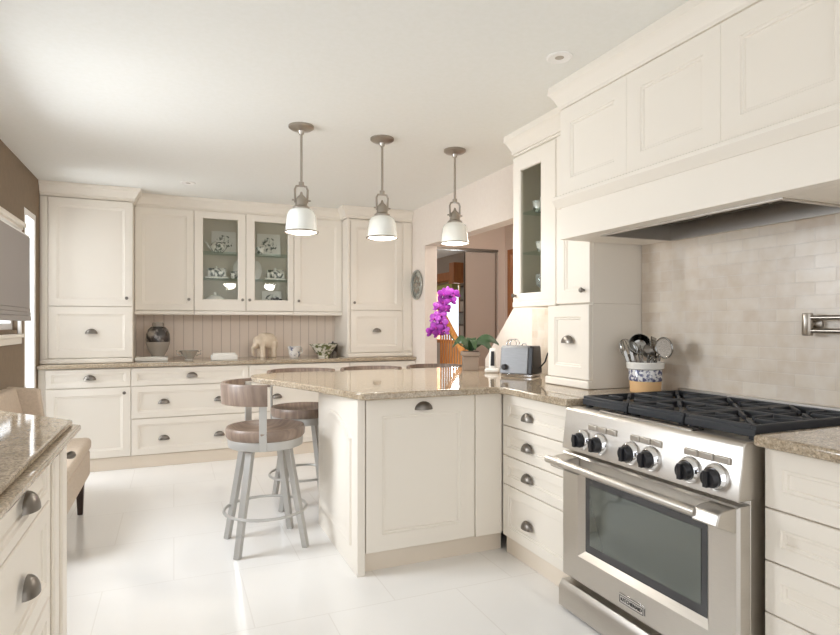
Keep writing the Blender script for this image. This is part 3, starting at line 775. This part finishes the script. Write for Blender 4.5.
for k in range(6):
    a = PI*k/6
    m.tube([(.032*math.sin(PI*s/10)**.8*math.cos(a)*(1 if i < 1 else -1), .032*math.sin(PI*s/10)**.8*math.sin(a)*(1 if i < 1 else -1), .15+.10*(1-math.cos(PI*s/10))/2) for i in (0,) for s in range(0,11)], .0014, n=5)
    m.tube([(-.032*math.sin(PI*s/10)**.8*math.cos(a), -.032*math.sin(PI*s/10)**.8*math.sin(a), .15+.10*(1-math.cos(PI*s/10))/2) for s in range(0,11)], .0014, n=5)
m.build('wires', utensil_m, u)
u = utensil('spoon', 'large steel spoon behind the ladle in the crock', -.02,.26,(.02,.02),.18)
MB().ball((0,0,.21), .008,.03,.042).build('bowl', utensil_m, u)
u = utensil('spatula', 'slotted steel spatula in the back of the crock', .18,.08,(.03,.0),.17)
m = MB(); m.box(-.002,.002,-.032,.032,.165,.185)
for k in range(4): m.box(-.002,.002,-.032+k*.0187,-.024+k*.0187,.185,.235)
m.box(-.002,.002,-.032,.032,.235,.25); m.build('blade', utensil_m, u)
u = utensil('masher', 'steel masher leaning right at the front of the crock', -.08,-.28,(-.02,-.02),.15)
MB().tube([(0,-.035,.15),(0,-.035,.17),(0,-.012,.17),(0,-.012,.15),(0,.012,.15),(0,.012,.17),(0,.035,.17),(0,.035,.15)], .004).build('head', utensil_m, u)
u = utensil('tongs', 'steel tongs at the left front of the crock', -.26,.12,(-.025,.02),.17)
MB().bar((0,-.012,.0),(0,-.016,.19),.004,.014).bar((0,.0,.0),(0,.014,.19),.004,.014).build('jaws', utensil_m, u)
u = utensil('serving_spoon', 'broad steel serving spoon leaning left between whisk and ladle', -.10,.22,(-.015,.005),.17)
MB().ball((0,0,.195), .008,.026,.038).build('bowl', utensil_m, u)
u = utensil('serving_fork', 'steel serving fork leaning right behind the mesh skimmer', .05,-.34,(.02,.0),.15)
m = MB(); m.box(-.002,.002,-.018,.018,.145,.165)
for k in range(3): m.box(-.002,.002,-.018+k*.015,-.012+k*.015,.165,.21)
m.build('tines', utensil_m, u)
u = utensil('small_ladle', 'small dark cupped ladle right of the large ladle in the crock', -.02,-.14,(.0,.0),.17)
MB().lathe([(0,-.03),(.022,-.024),(.032,-.008),(.034,.006),(.031,.006),(.02,-.019),(0,-.025)], (0,0,.18), n=18, M=Matrix.Rotation(R(60),3,'Y')).build('bowl', pewter, u)

# ------------------------------------------------------------------ counter under the glazed cabinet: toaster, phone, orchid
t = thing('toaster', 'brushed steel toaster with dark end cap on the granite top', 'toaster', (2.05,3.20,ZC), R(-56))
M = Matrix(((0,0,1,0),(1,0,0,0),(0,1,0,0),(0,0,0,1)))
pr = [(-.085,.018),(.085,.018),(.062,.185),(.05,.195),(-.05,.195),(-.062,.185)]
MB().prism(pr, -.095, .095, M).build('body', toast_m, t, .006, 3)
MB().prism([(y*1.03,z) for y, z in pr], .095, .126, M).build('end_cap', blackp, t, .006, 3)
MB().box(-.092,.122,-.075,.075,0,.018).build('base', chrome, t, .004)
MB().lathe([(0,0),(.019,0),(.019,.02),(.014,.026),(0,.026)], (-.06,-.078,.06), 'y-', 18).build('lever', blackp, t)
m = MB()
for y in (-.025,.025):
    m.tube([(-.07,y,.19),(-.07,y,.215),(-.055,y,.235),(-.02,y,.235),(-.005,y,.215),(-.005,y,.19)], .004)
m.tube([(.02,0,.19),(.03,0,.208),(.05,0,.208),(.06,0,.19)], .004)
m.build('warming_rack', chrome, t)
Ti = Matrix.Rotation(R(56),3,'Z')
MB().tube([Ti @ (Vector(p)-Vector((2.05,3.20,ZC))) for p in ((2.252,3.035,1.045),(2.235,3.05,1.075),(2.21,3.07,1.08),(2.185,3.075,1.05),(2.17,3.08,1.0),(2.135,3.09,.96))], .005).build('power_cord', blackp, t)
t = thing('power_outlet', 'cream power outlet with black plug on the tile behind the toaster', 'outlet', (XR-.0125,3.02,1.05), -PI/2)
MB().box(-.035,.035,-.006,0,-.055,.055).build('cover_plate', cream, t, .003)
MB().box(-.016,.016,-.034,-.006,-.026,.012).build('plug', blackp, t, .004)
t = thing('telephone', 'white cordless telephone standing in its cradle beside the orchid', 'telephone', (2.03,3.50,ZC), R(-35))
MB().prism([(-.05,-.05),(.05,-.05),(.05,.05),(-.05,.05)],0,.028).build('cradle', phone_w, t, .012, 3)
MB().bar((0,.01,.02),(0,.04,.165),.052,.03,.046,.022).build('handset', phone_w, t, .008, 3)
o = MB().bar((0,-.006,.045),(0,.019,.145),.026,.006,.022,.006).build('keypad', blackp, t, .003)
# orchid
t = thing('potted_orchid', 'magenta orchid in a square taupe pot by the hall opening', 'plant', (1.975,3.72,ZC), R(-23))
MB().rings([(-.06,.06,-.06,.06,0)], cap=True, back=False) if False else None
m = MB()
m.prism([(-.058,-.058),(.058,-.058),(.058,.058),(-.058,.058)],0,.105); m.box(-.066,.066,-.066,.066,.105,.135)
m.build('pot', taupe, t, .003)
MB().box(-.056,.056,-.056,.056,.135,.139).build('bark', principled('bark', lin(70,52,40), .9), t)
def leaf(ang, L, droop, w, roll=0):
    m = MB(); n = 10; A = []; B = []
    ca, sa = math.cos(ang), math.sin(ang)
    for i in range(n+1):
        s = i/n; d = L*s; z = .138 + .10*math.sin(PI*min(1,s*.75))*1.0 - droop*s*s
        ww = w*math.sin(PI*(.06+.92*s))**.6
        A.append((m.bm.verts.new((d*ca - ww*sa, d*sa + ww*ca, z+.006+roll*ww)), m.bm.verts.new((d*ca, d*sa, z)), m.bm.verts.new((d*ca + ww*sa, d*sa - ww*ca, z+.006-roll*ww))))
        B.append([m.bm.verts.new(v.co - Vector((0,0,.003))) for v in A[-1]])
    for i in range(n):
        for k in (0,1):
            m.face([A[i][k],A[i][k+1],A[i+1][k+1],A[i+1][k]]); m.face([B[i][k],B[i+1][k],B[i+1][k+1],B[i][k+1]])
        m.face([A[i][0],A[i+1][0],B[i+1][0],B[i][0]]); m.face([A[i][2],B[i][2],B[i+1][2],A[i+1][2]])
    m.face([A[0][0],B[0][0],B[0][1],A[0][1]]); m.face([A[0][1],B[0][1],B[0][2],A[0][2]]); m.face([A[n][0],A[n][1],B[n][1],B[n][0]]); m.face([A[n][1],A[n][2],B[n][2],B[n][1]])
    return m.build('leaf', leaf_m, t, smooth=60)
for a, L, dr, w, ro in ((R(5),.21,.03,.036,.8),(R(-25),.17,.09,.034,.7),(R(170),.13,.05,.034,-.8),(R(80),.15,.02,.036,0),(R(-75),.10,.06,.03,0)): leaf(a, L, dr, w, ro)
# spike: rises to the left and arches back over
sp = [(0,0,.14),(-.06,.0,.175),(-.12,.0,.22),(-.18,.0,.30),(-.205,.0,.38),(-.205,.0,.46),(-.18,.0,.53),(-.15,.0,.555)]
MB().tube(sp, .0045, n=8, r2=.0025).build('stem', stem_m, t)
def bloom(p, s, yaw, pitch, roll):
    m = MB(); Rm = (Matrix.Rotation(yaw,3,'Z') @ Matrix.Rotation(pitch,3,'X') @ Matrix.Rotation(roll,3,'Y'))
    for k, (a, l, w) in enumerate(((90,1,.55),(210,.95,.5),(330,.95,.5),(25,1.0,.85),(155,1.0,.85))):
        aa = R(a); c = Vector((math.cos(aa)*l*s*.5, -.004 if k > 2 else .002, math.sin(aa)*l*s*.5))
        m.ball(Vector(p)+Rm@c, l*s*.5, s*.06, w*s*.5, M=(Rm @ Matrix.Rotation(-aa,3,'Y')), u=10, v=6)
    o = m.build('bloom', petal_m, t)
    MB().ball(Vector(p)+Rm@Vector((0,-.012,-.1*s)), s*.16, s*.2, s*.18, M=Rm, u=8, v=6).build('lip', petal_c, o)
bl = [(-.135,.545,.045),(-.18,.56,.045),(-.215,.545,.045),(-.16,.505,.045),(-.215,.495,.046),(-.245,.455,.046),(-.20,.44,.046),(-.235,.395,.048),(-.275,.37,.046),(-.225,.345,.048),(-.265,.31,.048),(-.295,.275,.048),(-.245,.27,.048),(-.21,.285,.044)]
for x, z, s in bl: bloom((x+.018, random.uniform(-.035,.01), z), s*1.12, random.uniform(-.7,.5), random.uniform(-.3,.3), random.uniform(-.4,.4))

# ------------------------------------------------------------------ hall: stair railing, framed pictures
t = thing('stair_railing', 'varnished oak stair railing with turned balusters seen through the hall opening', 'railing', (2.62,5.06,0))
MB().tube([(0,-.05,.90),(0,.62,1.45)], .03, n=12).build('handrail', orange_wood, t)
MB().lathe([(0,0),(.045,0),(.045,.25),(.03,.28),(.036,.5),(.03,.8),(.045,.82),(.045,.96),(.03,.985),(0,1.0)], (0,-.08,0), n=16).build('newel_post', orange_wood, t)
for i in range(10):
    y = .0+i*.06; zt = .90+(y+.05)*.82-.02
    MB().lathe([(0,0),(.014,0),(.014,.2),(.010,.24),(.017,.4),(.012,.6),(.010,zt-.1),(.012,zt),(0,zt)], (0,y,0), n=10).build('baluster', orange_wood, t)
def picture(y, z, w, h, label):
    t = thing('wall_picture', label, 'picture', (4.45,y,z), -PI/2, 'small dark pictures on the far room wall')
    MB().box(-w/2,w/2,-.025,0,-h/2,h/2).build('frame', dark_wood, t, .003)
    MB().box(-w/2+.03,w/2-.03,-.027,-.024,-h/2+.03,h/2-.03).build('print', principled('print_%d' % int(z*100), lin(120,116,110), .6), t)
picture(8.55,1.75,.30,.26,'upper dark framed picture on far room wall')
picture(8.62,1.33,.28,.24,'lower dark framed picture on far room wall')

# ------------------------------------------------------------------ pendants and recessed lights
def pendant(loc, label):
    t = thing('pendant_lamp', label, 'lamp', loc, 0, 'pendant lamps over the breakfast bar')
    MB().lathe([(0,0),(.075,0),(.075,-.012),(.06,-.022),(.02,-.03),(.014,-.05),(0,-.05)], n=32).build('canopy', nickel, t)
    MB().tube([(0,0,-.04),(0,0,-.35)], .0075, n=12).build('rod', nickel, t)
    MB().lathe([(0,-.36),(.016,-.36),(.016,-.335),(.009,-.33),(0,-.33)], n=16).tube([(-.036,0,-.458),(-.038,0,-.38),(-.03,0,-.36),(0,0,-.353),(.03,0,-.36),(.038,0,-.38),(.036,0,-.458)], .0065, n=8).tube([(-.055,0,-.443),(.055,0,-.443)], .005, n=8).build('yoke', nickel, t)
    MB().lathe([(0,-.495),(.05,-.495),(.05,-.485),(.036,-.475),(.034,-.44),(.026,-.425),(.01,-.41),(.006,-.395),(0,-.39)], n=24).build('socket', nickel, t)
    s = MB().lathe([(r, -.492+(z+.493)*.88) for r, z in ((.03,-.493),(.055,-.497),(.074,-.512),(.084,-.54),(.089,-.59),(.093,-.635),(.099,-.655),(.096,-.655),(.090,-.635),(.085,-.59),(.08,-.542),(.07,-.516),(.05,-.502),(.03,-.499))], n=40)
    o = s.build('shade', opal, t, smooth=60)
    MB().tube([(.098*math.cos(a),.098*math.sin(a),-.632) for a in [2*PI*i/40 for i in range(40)]], .0055, n=8, closed=True).build('rim', nickel, t)
    MB().lathe([(0,-.50),(.014,-.50),(.016,-.53),(.028,-.57),(.028,-.59),(.018,-.60),(0,-.606)], n=18).build('bulb', opal, t)
    return t
p1 = pendant((.70,3.46,CZ), 'opal glass pendant lamp hanging in front of the glazed cabinet')
dup(p1, (1.22,3.49,CZ), 0, 'middle opal glass pendant lamp of the three over the bar')
dup(p1, (1.755,3.53,CZ), 0, 'opal glass pendant lamp hanging in front of the hall opening')
def downlight(x, y, label):
    t = thing('recessed_light', label, 'light', (x,y,CZ), 0, 'recessed ceiling lights')
    MB().lathe([(.038,0),(.058,0),(.058,-.004),(.05,-.007),(.038,-.003)], n=28).build('trim_ring', white_m, t)
    MB().lathe([(0,-.001),(.038,-.001),(.03,-.0025),(0,-.004)], n=24).build('lens', nickel, t)
downlight(1.57, 2.12, 'recessed ceiling light near the range hood crown')
downlight(.11, 5.22, 'recessed ceiling light near the back cabinets')

# ------------------------------------------------------------------ bar stools
def make_stool(loc, rz, label):
    t = thing('bar_stool', label, 'stool', loc, rz, 'bar stools around the breakfast bar')
    MB().lathe([(0,.616),(.12,.620),(.175,.638),(.200,.667),(.213,.667),(.219,.653),(.216,.618),(.208,.606),(0,.604)], n=40).build('seat', wood_seat, t)
    MB().lathe([(.205,.604),(.207,.596),(.204,.560),(.196,.556),(.0,.556)], n=40).build('seat_ring', stool_metal, t)
    for sx in (-1,1):
        for sy in (-1,1):
            MB().bar((.10*sx,.095*sy,.575),(.184*sx,.168*sy,0),  .040,.034,.034,.030,up=(sx,sy,0)).build('leg', stool_metal, t, .003)
    MB().tube([(.225*math.cos(a),.225*math.sin(a),.20) for a in [2*PI*i/48 for i in range(48)]], .0085, n=8, closed=True).build('foot_ring', stool_metal, t)
    m = MB(); n = 28; r0, r1, z0, z1 = .218, .240, .803, .917; rows = []
    for i in range(n+1):
        a = PI - R(80) + R(160)*i/n; c, s = math.cos(a), math.sin(a)
        rows.append([m.bm.verts.new((r*c, r*s, z)) for r, z in ((r0,z0),(r1,z0),(r1+.004,z1-.01),(r1,z1),(r0,z1),(r0,z1-.01))])
    for A, B in zip(rows, rows[1:]):
        for k in range(6): m.face([A[k],A[(k+1)%6],B[(k+1)%6],B[k]])
    m.face(rows[0]); m.face(rows[-1][::-1])
    m.build('backrest', wood_seat, t)
    for s in (-1,1):
        a = PI + s*R(74); c, q = math.cos(a), math.sin(a)
        MB().bar((.213*c,.213*q,.560),(.213*c,.213*q,.90),.040,.010,up=(c,q,0)).build('back_post', stool_metal, t, .002)
    return t
s1 = make_stool((.48,3.37,0), R(4), 'nearest bar stool, its backrest turned to the camera, at the rounded bar end')
dup(s1, (.83,4.06,0), R(-92), 'bar stool behind the bar, seat seen between end panel and nearest stool')
dup(s1, (1.355,4.07,0), R(-90), 'bar stool behind the bar with only its backrest top showing, below the middle pendant lamp')
dup(s1, (1.885,4.09,0), R(-88), 'bar stool behind the bar with backrest top showing in front of the stair railing')

# ------------------------------------------------------------------ left side: counter, cabinet, settee, blind
t = thing('base_cabinet', 'cream drawer cabinet with angled end under the dark left granite counter', 'cabinet', (-.335,.9,0), PI/2)
# local x runs along +Y, local y runs towards the brown wall
MB().prism([(0,.0225),(1.345,.0225),(1.74,.38),(1.74,.675),(0,.675)],.10,.863).build('carcass', cream, t, .002)
MB().prism([(0,.06),(1.33,.06),(1.70,.40),(1.70,.675),(0,.675)],0,.10).build('plinth', plinth_m, t)
for z0, z1, zp in ((.728,.858,.80),(.448,.722,.592),(.105,.442,.30)):
    for x0, x1, pl in ((.50,1.095,.80),(.003,.495,.25)):
        d = shaker(x0,x1,z0,z1,.05 if z1-z0 > .2 else .03).build('drawer', cream, t); cup_pull(d, pl, zp, .10, .046, .03)
m = MB(); m.box(1.10,1.345,.004,.0225,.10,.858)
for a, b in ((1.125,1.195),(1.26,1.335)): m.box(a,b,-.008,.004,.13,.84)
m.build('fluted_post', cream, t, .004)
# angled door on the end
ang = math.atan2(.3575, .395)
m = shaker(.03,.50,.13,.855,.06)
o = m.build('door', cream, t); o.location = (1.345,.0,0); o.rotation_euler = (0,0,ang)
k = MB().lathe([(0,0),(.010,0),(.008,.026),(.012,.036),(.014,.046),(.011,.055),(0,.057)], (.034,0,.79), 'y-', 16).build('knob', pewter, o)
poly = lambda i: [(-1.018,.3),(-.327+i,.3),(-.327+i,2.345+i*.4),(-.655+i*.5,2.755+i*.7),(-1.018,2.755+i*.7)]
t = thing('countertop', 'darker granite counter with stepped edge at the left foreground', 'countertop', (0,0,0))
MB().prism(poly(0.0), .885, .905).build('top_slab', gran_l, t, .006, 3)
MB().prism(poly(.025), .8635, .8849).build('edge_slab', gran_l, t, .007, 3)

t = thing('settee', 'tan upholstered settee against the brown wall below the grey blind', 'settee', (-.50,3.45,0), PI/2)
MB().box(0,.94,.01,.44,.24,.41).build('seat_base', settee_m, t, .015, 3)
MB().box(0.005,.935,.0,.36,.411,.495).build('seat_cushion', settee_m, t, .03, 4)
MB().prism([(.362,.24),(.44,.24),(.50,.83),(.42,.835),(.34,.50)][::-1], .0, .94, Matrix(((0,0,1,0),(1,0,0,0),(0,1,0,0),(0,0,0,1)))).build('backrest', settee_m, t, .015, 3)
MB().prism([(.25,.42),(.44,.42),(.48,.84),(.30,.82)][::-1], .945, 1.01, Matrix(((0,0,1,0),(1,0,0,0),(0,1,0,0),(0,0,0,1)))).build('side_wing', settee_m, t, .012, 3)
for x in (.06,.88):
    for y in (.06,.40): MB().bar((x,y,.24),(x+(.02 if x > .5 else -.02)*.5,y,0),.05,.05,.03,.03,up=(0,1,0)).build('leg', dark_wood, t, .004)

t = thing('roman_blind', 'grey roman blind hanging over the window on the brown wall', 'blind', (XL,3.93,1.262), PI/2)
m = MB(); m.box(0,1.02,-.066,-.048,.09,.60); m.box(0,1.02,-.075,-.046,.0,.035); m.box(0,1.02,-.072,-.046,.036,.062); m.box(0,1.02,-.07,-.047,.063,.09)
m.build('fabric', blind_m, t, .004, 3)
MB().box(0,1.02,-.062,-.046,.60,.612).build('head_rail', white_m, t)

# ------------------------------------------------------------------ camera
cam = bpy.data.cameras.new('camera'); co = bpy.data.objects.new('camera', cam); COL.objects.link(co)
cam.sensor_width = 36; cam.lens = 36*580/840; cam.shift_y = 6.5/840; cam.clip_start = .02; cam.clip_end = 60
co.location = (0,0,1.24); co.rotation_euler = (PI/2,0,-R(23))
S.camera = co

# ------------------------------------------------------------------ light
E_CW, E_WW, E_GD, E_PD, E_SKY, EXPO = 7, 140, 48, 20, 2.75, -.67
w = bpy.data.worlds.new('sky'); S.world = w; w.use_nodes = True
bg = w.node_tree.nodes['Background']; bg.inputs[0].default_value = (.97,.985,1,1); bg.inputs[1].default_value = E_SKY
def area(name, loc, rot, sx, sy, e, col=(.97,.985,1)):
    l = bpy.data.lights.new(name, 'AREA'); l.shape = 'RECTANGLE'; l.size = sx; l.size_y = sy; l.energy = e; l.color = col
    o = bpy.data.objects.new(name, l); COL.objects.link(o); o.location = loc; o.rotation_euler = rot
    return o
# daylight through the windows
area('daylight_counter_window', (-1.5,1.35,1.75), (0,-R(62),0), 1.1, 2.3, E_CW)
area('daylight_wall_window', (-1.5,3.3,1.75), (0,-R(62),0), 1.1, .9, E_WW)
area('daylight_glazed_door', (-1.5,5.3,1.3), (0,-R(75),0), 1.9, .3, E_GD)
area('daylight_far_room', (4.75,9.25,1.42), (0,PI/2,0), 1.0, .95, 150)
def point(name, loc, e, size=.03, col=(1,.95,.88)):
    pl = bpy.data.lights.new(name, 'POINT'); pl.energy = e; pl.shadow_soft_size = size; pl.color = col
    po = bpy.data.objects.new(name, pl); COL.objects.link(po); po.location = loc
point('hall_fill', (3.0,4.3,2.25), 22, .1)  # added fill to brighten the hall, no fixture modelled there
for x, y in ((.70,3.46),(1.22,3.49),(1.755,3.53)): point('pendant_light', (x,y,CZ-.64), E_PD, .075)

S.view_settings.view_transform = 'Standard'; S.view_settings.look = 'None'; S.view_settings.gamma = 1; S.view_settings.use_curve_mapping = False
S.view_settings.exposure = EXPO
S.cycles.max_bounces = 10; S.cycles.diffuse_bounces = 6; S.cycles.glossy_bounces = 5; S.cycles.transparent_max_bounces = 12
S.cycles.use_denoising = True
S.cycles.sample_clamp_indirect = 6
